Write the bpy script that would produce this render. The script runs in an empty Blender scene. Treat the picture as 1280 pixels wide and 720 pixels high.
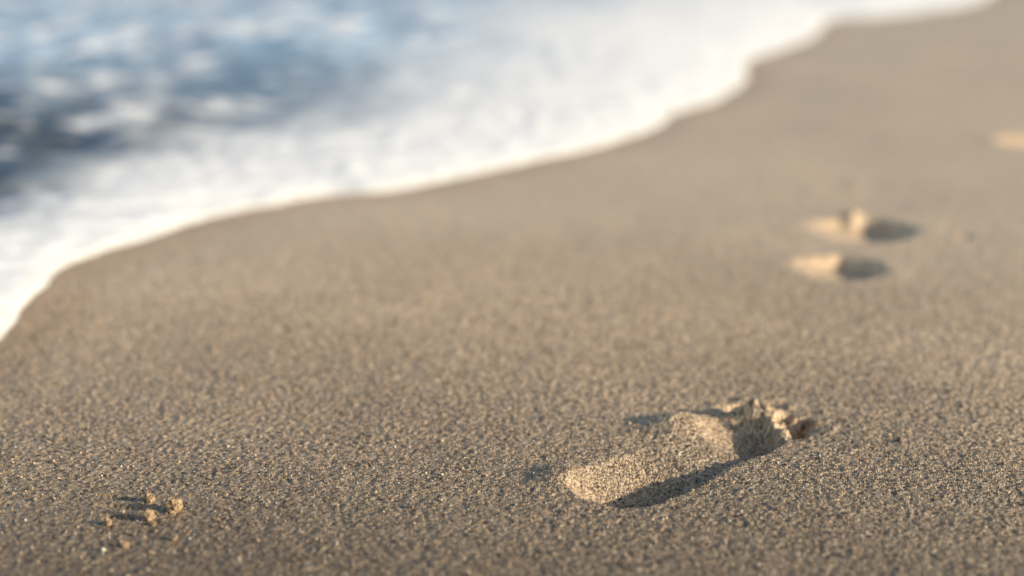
import bpy, math
import numpy as np
from mathutils import Vector

rng = np.random.default_rng(7)
SUN_ELEV = math.radians(15.5)
SUN_AZ = math.atan2(0.95, -0.31)      # measured from +Y towards +X

# ------------------------------------------------------------------ noise
def vnoise(x, y, scale, seed):
    r = np.random.default_rng(seed)
    N = 512
    L = r.random((N, N))
    X = x*scale + 1000.37; Y = y*scale + 1000.71
    xi = np.floor(X).astype(np.int64); yi = np.floor(Y).astype(np.int64)
    fx = X-xi; fy = Y-yi
    fx = fx*fx*(3-2*fx); fy = fy*fy*(3-2*fy)
    x0 = xi % N; x1 = (xi+1) % N; y0 = yi % N; y1 = (yi+1) % N
    a = L[x0, y0]*(1-fx)+L[x1, y0]*fx
    b = L[x0, y1]*(1-fx)+L[x1, y1]*fx
    return (a*(1-fy)+b*fy)*2-1
def fbm(x, y, scale, seed, octv=4, gain=0.5):
    s = 0; amp = 1; tot = 0
    for i in range(octv):
        c, sn = math.cos(0.6*i), math.sin(0.6*i)
        s = s+amp*vnoise(x*c-y*sn, x*sn+y*c, scale*(2.03**i), seed+i*13)
        tot += amp; amp *= gain
    return s/tot
def sstep(e0, e1, v):
    t = np.clip((v-e0)/(e1-e0), 0, 1)
    return t*t*(3-2*t)

# ------------------------------------------------------------------ shoreline
SHORE = [(-60,-400),(-12,-60),(-4,-14),(-1.7,-3),(-1.15,0),(-0.9,1.0),(-0.79,1.6),(-0.753,1.993),(-0.767,2.18),(-0.765,2.42),(-0.686,2.573),
 (-0.600,2.735),(-0.44,2.935),(-0.275,3.005),(-0.143,3.125),(0,3.294),(0.20,3.521),(0.385,3.80),(0.486,4.095),
 (0.635,4.33),(0.785,4.75),(0.895,5.333),(1.103,5.727),(1.308,6.182),(1.56,6.98),(1.92,7.212),(2.642,8.1),
 (3.3,9.6),(5,12),(9,19),(20,42),(60,120),(250,480)]
def catmull(P, n=5):
    P = [np.array(p, float) for p in P]; out = []
    for i in range(len(P)-1):
        p0 = P[max(i-1, 0)]; p1 = P[i]; p2 = P[i+1]; p3 = P[min(i+2, len(P)-1)]
        big = np.linalg.norm(p2-p1) > 1.2 or np.linalg.norm(p1-p0) > 2 or np.linalg.norm(p3-p2) > 2
        for k in range(n):
            t = k/n
            if big: out.append(p1*(1-t)+p2*t)
            else: out.append(0.5*((2*p1)+(-p0+p2)*t+(2*p0-5*p1+4*p2-p3)*t*t+(-p0+3*p1-3*p2+p3)*t**3))
    out.append(P[-1]); return np.array(out)
SP = catmull(SHORE, 4)
def shore_sd(x, y):
    """signed distance, positive on the sea side (left of the line)"""
    best = np.full(x.shape, 1e9); sign = np.ones(x.shape)
    for i in range(len(SP)-1):
        a = SP[i]; d = SP[i+1]-a; L2 = d@d
        if L2 < 1e-12: continue
        px = x-a[0]; py = y-a[1]
        t = np.clip((px*d[0]+py*d[1])/L2, 0, 1)
        ex = px-t*d[0]; ey = py-t*d[1]
        dd = ex*ex+ey*ey
        m = dd < best
        best = np.where(m, dd, best)
        cr = d[0]*py-d[1]*px
        sign = np.where(m, np.sign(cr), sign)
    return np.sqrt(best)*sign

# ------------------------------------------------------------------ footprints
def dent(z, x, y, cx, cy, ang, ra, rb, depth, rim=0.0, tilt=False, wob=0.0, seed=3):
    c, s = math.cos(ang), math.sin(ang)
    u = ((x-cx)*c+(y-cy)*s)/ra; v = (-(x-cx)*s+(y-cy)*c)/rb
    r = np.sqrt(u*u+v*v)
    if wob: r = r+wob*fbm(x, y, 25, seed, 3)
    k = 1-sstep(0.78 if tilt else 0.3, 1.08, r)
    if tilt: k = k*sstep(-1.1, 0.55, u)         # gentle left side, steep right side
    return z-depth*k+rim*np.exp(-((r-1.22)/0.25)**2)

def foot_height(x, y, hx, hy, ang, L, depth, seed, arch=0.45, width=1.0, mound=1.0, crumbs=1.0):
    """footprint: heel centre at hx,hy, pointing along ang. L = heel centre to toe tips."""
    c, s = math.cos(ang), math.sin(ang)
    a = ((x-hx)*c+(y-hy)*s)/L
    b = (-(x-hx)*s+(y-hy)*c)/L/width     # + = left of the foot
    wob = 0.035*fbm(x, y, 22, seed, 3)
    A = np.array([-0.32, -0.28, -0.16, 0.02, 0.2, 0.36, 0.50, 0.64, 0.78, 0.92])
    Lf = np.array([0.0, 0.13, 0.19, 0.195, 0.17, 0.13, 0.12, 0.20, 0.25, 0.0])    # left edge
    Rt = np.array([0.0, 0.17, 0.245, 0.255, 0.235, 0.225, 0.225, 0.235, 0.22, 0.0])   # right edge
    hl = np.interp(a, A, Lf); hr = np.interp(a, A, Rt)
    cen = (hl-hr)/2; hw = (hl+hr)/2
    e = (hw-np.abs(b-cen)) + wob*0.5
    e = np.where((a < -0.32) | (a > 0.92), -0.2, e)
    prof = np.interp(a, [-0.32, -0.20, 0.06, 0.18, 0.30, 0.42, 0.54, 0.66, 0.78, 0.9],
                        [1.4, 1.95, 1.8, 1.05, arch+0.10, arch, arch, 0.80, 1.0, 0.7])
    # the floor climbs steadily from a steep right wall to the left edge
    t = np.clip((cen+hw-b+wob*0.6)/(1.60*np.maximum(hw, 0.02)), 0, 1)
    ball = sstep(0.54, 0.68, a)
    tiltf = t**1.05*(1-ball)+np.clip(t*1.2, 0, 1)*ball
    right = np.where(b < cen, sstep(-0.02, 0.045, e), 1.0)
    ends = sstep(-0.33, -0.27, a)
    z = -depth*prof*tiltf*right*ends*(e > -0.15)
    T = [(0.985, 0.160, 0.105, 0.088, 1.3), (1.03, 0.055, 0.06, 0.04, 0.5), (1.03, -0.035, 0.06, 0.04, 0.7),
         (1.00, -0.125, 0.11, 0.08, 1.5), (0.915, -0.205, 0.065, 0.045, 0.9)]
    for (ta, tb, sa, sb, dd) in T:
        rr = np.sqrt(((a-ta)/sa)**2+((b-tb)/sb)**2)+wob*3
        z = np.minimum(z, -depth*dd*(1-sstep(0.5, 1.1, rr)))
    n = fbm(x, y, 46, seed+5, 3)
    n = np.round(n*5)/5*0.45+n*0.55
    ridge = np.exp(-((a-0.90+0.5*b*b)/0.035)**2)*np.exp(-((b-0.06)/0.15)**2)
    z = z+crumbs*depth*0.45*ridge*(0.8+0.7*n)
    # crumbled sand squeezed up between the toes
    heap = np.exp(-((a-0.98)/0.09)**2-((b-0.030)/0.055)**2)
    z = z+crumbs*depth*0.55*heap*(0.8+0.8*n)
    crumb = np.exp(-((a-1.0)/0.16)**2-((b-0.02)/0.24)**2)
    z = z+crumbs*crumb*depth*0.36*np.clip(n*2.6, -0.35, 0.9)
    return z

def sand_z(x, y, fine=True, sd=None):
    if sd is None: sd = shore_sd(x, y)
    far = np.clip(np.hypot(x, y)/60, 0, 1)
    z = 0.006*fbm(x, y, 1.1, 5, 3)+0.0014*fbm(x, y, 6, 9, 3)
    z = z-0.05*np.clip(sd, 0, 40)-0.004*sstep(-0.6, 0, sd)
    z = z+np.clip(-sd-6, 0, 60)*0.02+far*0.15*fbm(x, y, 0.05, 77, 3)*(sd < -8)
    near = (x > -1) & (x < 2.0) & (y > 1.0) & (y < 4.5)
    xn = x[near]; yn = y[near]
    h = foot_height(xn, yn, 0.136, 1.483, math.radians(43), 0.262, 0.027, 31, arch=0.34)
    # soft swells of displaced sand on the seaward side of the arch and of the heel
    def hump(cx, cy, sx, sy, hh): return hh*np.exp(-((xn-cx)/sx)**2-((yn-cy)/sy)**2)
    h = h+hump(0.203, 1.632, 0.040, 0.026, 0.0165)+hump(0.052, 1.482, 0.028, 0.026, 0.0095)
    # second print: only heel and ball/toes pressed in
    h = dent(h, xn, yn, 0.562, 2.370, 0.15, 0.082, 0.078, 0.025, 0.001, True, 0.12, 61)
    h = dent(h, xn, yn, 0.665, 2.650, 0.10, 0.108, 0.094, 0.029, 0.001, True, 0.18, 62)
    h = h+0.014*np.exp(-(((xn-0.672)/0.020)**2+((yn-2.740)/0.022)**2))*(1+0.7*fbm(xn, yn, 60, 63, 2))
    # third
    h = dent(h, xn, yn, 1.35, 3.60, 0.4, 0.12, 0.095, 0.026, 0.003, True, 0.2, 71)
    for (cx, cy, an, ra, rb, dp, rm) in [(0.846, 2.586, .5, .022, .018, .005, .001),
                                 (0.70, 3.05, .5, .05, .03, .002, .002),
                                 (-0.43, 1.432, -0.3, .030, .0045, .004, .0006), (-0.42, 1.408, -0.25, .034, .005, .004, .0006),
                                 (-0.415, 1.382, -0.3, .026, .0045, .0035, .0006), (-0.40, 1.318, -0.3, .018, .004, .003, .0004)]:
        h = dent(h, xn, yn, cx, cy, an, ra, rb, dp, rm)
    z[near] = z[near]+h
    if fine:
        fade = 1-sstep(1.9, 3.8, np.abs(y-0))
        cl = fbm(x, y, 55, 21, 2)
        z = z+fade*(0.0011*vnoise(x, y, 290, 41)+0.00040*vnoise(x, y, 160, 42)+0.0006*np.clip(cl-0.25, 0, 1)*2)
        cr = vnoise(x, y, 120, 50)
        z = z+fade*0.0011*sstep(0.80, 0.97, cr)
    return z

def lines(lo, hi, d, grow1, mid, grow2, end):
    out = list(np.arange(lo, hi, d))
    p = hi; s = d
    while p < end:
        out.append(p); s *= grow1 if p < mid else grow2; p += s
    out.append(end); return out
def axis(lo, hi, d, g1, midlo, midhi, g2, elo, ehi):
    up = lines(lo, hi, d, g1, midhi, g2, ehi)
    dn = []
    p = lo-d; s = d
    while p > elo:
        dn.append(p); s *= g1 if p > midlo else g2; p -= s
    dn.append(elo)
    return np.array(dn[::-1]+up)

def grid_mesh(name, xs, ys, zf, keep=None):
    X, Y = np.meshgrid(xs, ys, indexing='xy')
    x = X.ravel(); y = Y.ravel()
    z, attrs = zf(x, y)
    nx, ny = len(xs), len(ys)
    idx = np.arange(nx*ny).reshape(ny, nx)
    q = np.stack([idx[:-1, :-1], idx[:-1, 1:], idx[1:, 1:], idx[1:, :-1]], -1).reshape(-1, 4)
    if keep is not None:
        k = keep(x, y, attrs)
        q = q[k[q].any(axis=1)]
        used = np.unique(q); remap = np.full(nx*ny, -1); remap[used] = np.arange(len(used))
        q = remap[q]; x = x[used]; y = y[used]; z = z[used]; attrs = {a: v[used] for a, v in attrs.items()}
    me = bpy.data.meshes.new(name)
    me.vertices.add(len(x)); me.vertices.foreach_set('co', np.stack([x, y, z], 1).astype(np.float32).ravel())
    me.loops.add(q.size); me.loops.foreach_set('vertex_index', q.ravel().astype(np.int32))
    me.polygons.add(len(q)); me.polygons.foreach_set('loop_start', (np.arange(len(q))*4).astype(np.int32))
    me.polygons.foreach_set('loop_total', np.full(len(q), 4, np.int32))
    me.polygons.foreach_set('use_smooth', np.ones(len(q), bool))
    for a, v in attrs.items():
        at = me.attributes.new(a, 'FLOAT', 'POINT'); at.data.foreach_set('value', v.astype(np.float32))
    me.update(calc_edges=True)
    ob = bpy.data.objects.new(name, me); bpy.context.collection.objects.link(ob)
    return ob

# ------------------------------------------------------------------ node helpers
def new_mat(name):
    m = bpy.data.materials.new(name); m.use_nodes = True
    nt = m.node_tree; b = nt.nodes['Principled BSDF']
    return m, nt, b
def N(nt, t, **kw):
    n = nt.nodes.new(t)
    for k, v in kw.items():
        if k in n.inputs.keys(): n.inputs[k].default_value = v
        else: setattr(n, k, v)
    return n
def ramp(nt, fac, stops):
    r = nt.nodes.new('ShaderNodeValToRGB')
    els = r.color_ramp.elements
    while len(els) < len(stops): els.new(0.5)
    for e, (p, c) in zip(els, stops):
        e.position = p; e.color = (*c, 1) if len(c) == 3 else c
    nt.links.new(fac, r.inputs[0]); return r
def mix(nt, fac, a, b, blend='MIX'):
    m = nt.nodes.new('ShaderNodeMix'); m.data_type = 'RGBA'; m.blend_type = blend
    for sock, v in ((m.inputs[0], fac), (m.inputs[6], a), (m.inputs[7], b)):
        if hasattr(v, 'links'): nt.links.new(v, sock)
        else: sock.default_value = v if not isinstance(v, tuple) else (*v, 1)
    return m.outputs[2]
def mathn(nt, op, a, b=0.0, clamp=False):
    m = nt.nodes.new('ShaderNodeMath'); m.operation = op; m.use_clamp = clamp
    for s, v in ((m.inputs[0], a), (m.inputs[1], b)):
        if hasattr(v, 'links'): nt.links.new(v, s)
        else: s.default_value = v
    return m.outputs[0]
def maprange(nt, v, a, b, c=0.0, d=1.0):
    m = nt.nodes.new('ShaderNodeMapRange'); m.inputs[1].default_value = a; m.inputs[2].default_value = b
    m.inputs[3].default_value = c; m.inputs[4].default_value = d; nt.links.new(v, m.inputs[0]); return m.outputs[0]

# ------------------------------------------------------------------ sand material
def sand_material():
    m, nt, b = new_mat('sand_material')
    geo = N(nt, 'ShaderNodeNewGeometry'); pos = geo.outputs['Position']
    def vor(scale):
        v = N(nt, 'ShaderNodeTexVoronoi', Scale=scale); v.voronoi_dimensions = '2D'; nt.links.new(pos, v.inputs['Vector']); return v
    v1 = vor(520.0); v2 = vor(260.0)
    sep = nt.nodes.new('ShaderNodeSeparateColor'); nt.links.new(v1.outputs['Color'], sep.inputs[0])
    sep2 = nt.nodes.new('ShaderNodeSeparateColor'); nt.links.new(v2.outputs['Color'], sep2.inputs[0])
    g1 = ramp(nt, sep.outputs[0], [(0.0, (0.04, 0.028, 0.018)), (0.28, (0.24, 0.16, 0.095)), (0.5, (0.73, 0.505, 0.295)), (0.85, (0.95, 0.70, 0.445)), (1.0, (0.98, 0.86, 0.67))])
    g2 = ramp(nt, sep2.outputs[1], [(0.0, (0.10, 0.07, 0.045)), (0.3, (0.60, 0.425, 0.255)), (1.0, (0.95, 0.695, 0.435))])
    col = mix(nt, 0.4, g1.outputs[0], g2.outputs[0])
    big = N(nt, 'ShaderNodeTexNoise', Scale=1.7, Detail=2.0); nt.links.new(pos, big.inputs['Vector'])
    tone = maprange(nt, big.outputs['Fac'], 0.3, 0.7, 0.92, 1.06)
    # lens falloff and far sheen painted into sand tone; finer grain further on
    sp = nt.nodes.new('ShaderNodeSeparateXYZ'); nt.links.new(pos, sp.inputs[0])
    grad = mathn(nt, 'ADD', sp.outputs[1], mathn(nt, 'MULTIPLY', sp.outputs[0], 0.30))
    grad = mathn(nt, 'ADD', grad, mathn(nt, 'MULTIPLY', big.outputs['Fac'], 0.4))
    tone = mathn(nt, 'MULTIPLY', tone, maprange(nt, grad, 1.30, 2.30, 0.42, 1.30))  # painted falloff: darker near and left, brighter far off
    fine = maprange(nt, grad, 1.75, 2.9)
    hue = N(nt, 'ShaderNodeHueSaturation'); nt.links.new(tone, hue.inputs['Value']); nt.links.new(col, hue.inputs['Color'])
    att = N(nt, 'ShaderNodeAttribute', attribute_name='sd')
    wet = maprange(nt, att.outputs['Fac'], -0.14, 0.02)        # wet strip beside the foam
    dark = mix(nt, 1.0, hue.outputs[0], (0.78, 0.71, 0.64), 'MULTIPLY')
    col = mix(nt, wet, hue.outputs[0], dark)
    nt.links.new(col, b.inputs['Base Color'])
    damp = maprange(nt, att.outputs['Fac'], -1.4, -0.2)
    smooth = mathn(nt, 'MAXIMUM', damp, fine, True)
    nt.links.new(maprange(nt, smooth, 0, 1, 0.50, 0.40), b.inputs['Roughness'])
    b.inputs['Specular IOR Level'].default_value = 0.5
    hsum = mathn(nt, 'ADD', mathn(nt, 'MULTIPLY', v1.outputs['Distance'], -1.0), mathn(nt, 'MULTIPLY', v2.outputs['Distance'], -1.4))
    bp = N(nt, 'ShaderNodeBump', Strength=0.85, Distance=0.0021)
    nt.links.new(maprange(nt, smooth, 0, 1, 1.0, 0.15), bp.inputs['Strength'])
    nt.links.new(hsum, bp.inputs['Height']); nt.links.new(bp.outputs[0], b.inputs['Normal'])
    return m
sand_mat = sand_material()

xs = axis(-0.72, 0.92, 0.002, 1.012, -3, 3.5, 1.10, -300, 300)
ys = axis(1.12, 2.05, 0.002, 1.010, 0.0, 5.0, 1.10, -60, 600)
def zs(x, y):
    sd = shore_sd(x, y)
    return sand_z(x, y, True, sd), {'sd': sd}
ground = grid_mesh('sand_beach', xs, ys, zs)
ground.data.materials.append(sand_mat)

# ------------------------------------------------------------------ loose grains (one object)
def grains():
    n = 120000
    x = rng.uniform(-0.72, 1.1, n); y = rng.uniform(1.12, 2.9, n)
    keep = rng.random(n) < (1-sstep(1.75, 2.9, y))
    x = x[keep]; y = y[keep]; n = len(x)
    sdg = shore_sd(x, y); keep = sdg < -0.03; x = x[keep]; y = y[keep]; n = len(x)
    z = sand_z(x, y, True)
    sz = rng.gamma(3.0, 0.00020, n)+0.00022
    base = np.array([[1,0,0],[-1,0,0],[0,1,0],[0,-1,0],[0,0,1],[0,0,-1]], float)
    F = np.array([[0,2,4],[2,1,4],[1,3,4],[3,0,4],[2,0,5],[1,2,5],[3,1,5],[0,3,5]])
    V = base[None]*rng.uniform(0.6, 1.25, (n, 6, 1))
    q = rng.normal(size=(n, 4)); q /= np.linalg.norm(q, axis=1)[:, None]
    w, a, b, c = q.T
    R = np.stack([np.stack([1-2*(b*b+c*c), 2*(a*b-c*w), 2*(a*c+b*w)], -1),
                  np.stack([2*(a*b+c*w), 1-2*(a*a+c*c), 2*(b*c-a*w)], -1),
                  np.stack([2*(a*c-b*w), 2*(b*c+a*w), 1-2*(a*a+b*b)], -1)], 1)
    V = np.einsum('nij,nkj->nki', R, V)*sz[:, None, None]
    V = V+np.stack([x, y, z+sz*0.4], -1)[:, None, :]
    faces = (F[None]+(np.arange(n)*6)[:, None, None]).reshape(-1, 3)
    me = bpy.data.meshes.new('sand_grains')
    me.vertices.add(n*6); me.vertices.foreach_set('co', V.astype(np.float32).ravel())
    me.loops.add(faces.size); me.loops.foreach_set('vertex_index', faces.astype(np.int32).ravel())
    me.polygons.add(len(faces)); me.polygons.foreach_set('loop_start', (np.arange(len(faces))*3).astype(np.int32))
    me.polygons.foreach_set('loop_total', np.full(len(faces), 3, np.int32))
    at = me.attributes.new('tone', 'FLOAT', 'POINT'); at.data.foreach_set('value', np.repeat(rng.random(n), 6).astype(np.float32))
    me.update(calc_edges=True)
    ob = bpy.data.objects.new('sand_grains', me); bpy.context.collection.objects.link(ob)
    m, nt, bs = new_mat('grain_material')
    a = N(nt, 'ShaderNodeAttribute', attribute_name='tone')
    r = ramp(nt, a.outputs['Fac'], [(0, (0.04, 0.032, 0.025)), (0.35, (0.18, 0.13, 0.09)), (0.7, (0.46, 0.335, 0.22)), (0.92, (0.82, 0.62, 0.41)), (1, (0.95, 0.88, 0.76))])
    nt.links.new(r.outputs[0], bs.inputs['Base Color']); bs.inputs['Roughness'].default_value = 0.25
    me.materials.append(m)
grains()

# ------------------------------------------------------------------ clods
def clod_material():
    m, nt, b = new_mat('clod_material')
    tc = N(nt, 'ShaderNodeTexCoord')
    v = N(nt, 'ShaderNodeTexVoronoi', Scale=800.0); nt.links.new(tc.outputs['Object'], v.inputs['Vector'])
    s = nt.nodes.new('ShaderNodeSeparateColor'); nt.links.new(v.outputs['Color'], s.inputs[0])
    r = ramp(nt, s.outputs[0], [(0, (0.14, 0.095, 0.055)), (0.5, (0.48, 0.33, 0.185)), (1, (0.70, 0.51, 0.32))])
    nt.links.new(r.outputs[0], b.inputs['Base Color']); b.inputs['Roughness'].default_value = 0.7
    bp = N(nt, 'ShaderNodeBump', Strength=0.7, Distance=0.0008); nt.links.new(v.outputs['Distance'], bp.inputs['Height'])
    nt.links.new(bp.outputs[0], b.inputs['Normal'])
    return m
clod_mat = clod_material()
def clod(name, x, y, d, seed):
    import bmesh
    bm = bmesh.new(); bmesh.ops.create_icosphere(bm, subdivisions=5, radius=0.5)
    P = np.array([v.co[:] for v in bm.verts])
    r0 = np.random.default_rng(seed)
    f = 1+0.45*fbm(P[:, 0]+P[:, 2]*0.7, P[:, 1]-P[:, 2]*0.5, 2.6, seed, 2)+0.30*fbm(P[:, 0]-P[:, 2], P[:, 1]+P[:, 2], 9, seed+4, 3)
    sc = np.array([1.0, r0.uniform(0.7, 1.0), r0.uniform(0.9, 1.1)])
    Q = P*f[:, None]*sc*d
    for v, q in zip(bm.verts, Q): v.co = q
    me = bpy.data.meshes.new(name); bm.to_mesh(me); bm.free()
    ob = bpy.data.objects.new(name, me); bpy.context.collection.objects.link(ob)
    zz = sand_z(np.array([x]), np.array([y]), False)[0]
    ob.location = (x, y, zz+d*0.38); ob.rotation_euler = (r0.uniform(0, .3), r0.uniform(0, .3), r0.uniform(0, 6))
    me.materials.append(clod_mat)
for i, (x, y, d) in enumerate([(-0.361, 1.398, .0160), (-0.394, 1.4225, .0105), (-0.383, 1.376, .0130), (-0.392, 1.314, .0095),
                               (-0.4235, 1.366, .0075), (-0.345, 1.328, .006), (-0.375, 1.362, .005), (-0.41, 1.385, .004)]):
    clod('sand_clod', x, y, d, 100+i)

# ------------------------------------------------------------------ water
wx = axis(-1.8, 1.6, 0.012, 1.02, -4, 5, 1.09, -400, 260)
wy = axis(1.7, 5.0, 0.012, 1.012, 0.0, 12, 1.09, -60, 600)
def zw(x, y):
    sd = shore_sd(x, y)
    sd = sd+0.012*fbm(x, y, 9, 301, 3)*np.clip(1+y*0.1, 1, 3)
    wxn = x+0.12*fbm(x, y, 1.5, 311, 2); wyn = y+0.12*fbm(x, y, 1.2, 312, 2)
    rip = 0.030*fbm(wxn*0.45, wyn, 5.0, 320, 3)+0.026*fbm(wxn*0.6, wyn, 12, 330, 2)
    swell = 0.05*fbm(wxn*0.3, wyn, 0.5, 340, 2)*sstep(2, 9, sd)
    wd = np.clip(0.20+0.22*(y-2.5), 0.18, 0.85)             # the tongue of swash thickens offshore
    q = sd/wd
    off = sstep(0.9, 1.9, q)
    wt = np.maximum(wd, 0.25)
    tongue = 0.22*wt*(1-np.exp(-np.clip(sd/wt, 0, 50)/0.80))*np.where(q < 1, 1, np.exp(-((q-1)/2.4)**2))
    lip = 0.006*sstep(0.0, 0.03, sd)
    bub = 0.004*fbm(x, y, 26, 350, 3)*sstep(0.0, 0.05, sd)*(1-off*0.6)
    z = -0.007+lip+tongue+bub+rip*(0.10+0.90*off)*sstep(0, .2, sd)+swell
    z = np.where(sd < 0, -0.007-0.15*np.clip(-sd, 0, 1), z)
    return z, {'sd': sd, 'band': q}
water = grid_mesh('sea_water', wx, wy, zw, keep=lambda x, y, a: a['sd'] > -0.12)
def water_material():
    m, nt, b = new_mat('sea_water_and_foam_material')
    geo = N(nt, 'ShaderNodeNewGeometry'); pos = geo.outputs['Position']
    mp = N(nt, 'ShaderNodeMapping'); mp.inputs['Scale'].default_value = (0.5, 1.0, 1.0); nt.links.new(pos, mp.inputs[0])
    n1 = N(nt, 'ShaderNodeTexNoise', Scale=3.6, Detail=4.0, Roughness=0.65, Distortion=0.6); nt.links.new(mp.outputs[0], n1.inputs['Vector'])
    n2 = N(nt, 'ShaderNodeTexNoise', Scale=0.7, Detail=2.0); nt.links.new(mp.outputs[0], n2.inputs['Vector'])
    n3 = N(nt, 'ShaderNodeTexNoise', Scale=9.0, Detail=3.0, Roughness=0.6); nt.links.new(mp.outputs[0], n3.inputs['Vector'])
    att = N(nt, 'ShaderNodeAttribute', attribute_name='sd'); sd = att.outputs['Fac']
    att2 = N(nt, 'ShaderNodeAttribute', attribute_name='band')
    band = maprange(nt, mathn(nt, 'ADD', att2.outputs['Fac'], mathn(nt, 'MULTIPLY', n1.outputs['Fac'], 1.2)), 1.45, 2.35, 1.0, 0.0)
    # pool of clearer water on the left
    vm = nt.nodes.new('ShaderNodeVectorMath'); vm.operation = 'DISTANCE'; nt.links.new(pos, vm.inputs[0]); vm.inputs[1].default_value = (-1.30, 3.20, 0)
    clear = maprange(nt, vm.outputs['Value'], 0.35, 1.8, 1.0, 0.0)
    nn = mathn(nt, 'ADD', mathn(nt, 'MULTIPLY', n1.outputs['Fac'], 0.55), mathn(nt, 'MULTIPLY', n2.outputs['Fac'], 0.25))
    nn = mathn(nt, 'ADD', nn, mathn(nt, 'MULTIPLY', n3.outputs['Fac'], 0.60))
    patch = maprange(nt, nn, 0.67, 0.80, 0.0, 0.95)
    patch = mathn(nt, 'MULTIPLY', patch, maprange(nt, sd, 8, 30, 1.0, 0.4))
    foam = mathn(nt, 'MAXIMUM', band, patch, True)
    wcol = mix(nt, clear, (0.42, 0.59, 0.75), (0.065, 0.09, 0.12))
    edge = maprange(nt, sd, 0.0, 0.05)
    fcol = mix(nt, edge, (0.95, 0.90, 0.78), (0.97, 0.97, 0.96))
    col = mix(nt, foam, wcol, fcol)
    nt.links.new(col, b.inputs['Base Color'])
    nt.links.new(maprange(nt, foam, 0, 0.7, 0.08, 0.6), b.inputs['Roughness'])
    b.inputs['IOR'].default_value = 1.33
    n4 = N(nt, 'ShaderNodeTexNoise', Scale=22.0, Detail=2.0); nt.links.new(mp.outputs[0], n4.inputs['Vector'])
    bp = N(nt, 'ShaderNodeBump', Strength=0.5, Distance=0.02); nt.links.new(n4.outputs['Fac'], bp.inputs['Height'])
    nt.links.new(bp.outputs[0], b.inputs['Normal'])
    return m
water.data.materials.append(water_material())

# ------------------------------------------------------------------ sky, sun, camera
w = bpy.data.worlds.new('World'); bpy.context.scene.world = w; w.use_nodes = True
nt = w.node_tree; bg = nt.nodes['Background']
sky = nt.nodes.new('ShaderNodeTexSky'); sky.sky_type = 'NISHITA'; sky.sun_disc = False
sky.sun_elevation = SUN_ELEV; sky.sun_rotation = SUN_AZ
nt.links.new(sky.outputs[0], bg.inputs[0]); bg.inputs[1].default_value = 0.145

sl = bpy.data.lights.new('sun', 'SUN'); sl.energy = 5.0; sl.angle = math.radians(0.5); sl.color = (1.0, 0.88, 0.69)
so = bpy.data.objects.new('sun', sl); bpy.context.collection.objects.link(so)
d = Vector((math.sin(SUN_AZ)*math.cos(SUN_ELEV), math.cos(SUN_AZ)*math.cos(SUN_ELEV), math.sin(SUN_ELEV)))
so.rotation_euler = d.to_track_quat('Z', 'Y').to_euler(); so.location = d*20

cd = bpy.data.cameras.new('camera'); co = bpy.data.objects.new('camera', cd); bpy.context.collection.objects.link(co)
cd.lens = 50; cd.sensor_width = 36; cd.clip_end = 2000; cd.clip_start = 0.02
co.location = (0, 0, 0.645)
co.rotation_euler = (math.radians(90-16.0), 0, 0)
cd.dof.use_dof = True; cd.dof.focus_distance = 1.60; cd.dof.aperture_fstop = 1.3
bpy.context.scene.camera = co
sc = bpy.context.scene
sc.view_settings.view_transform = 'Standard'; sc.view_settings.look = 'None'; sc.view_settings.exposure = 0
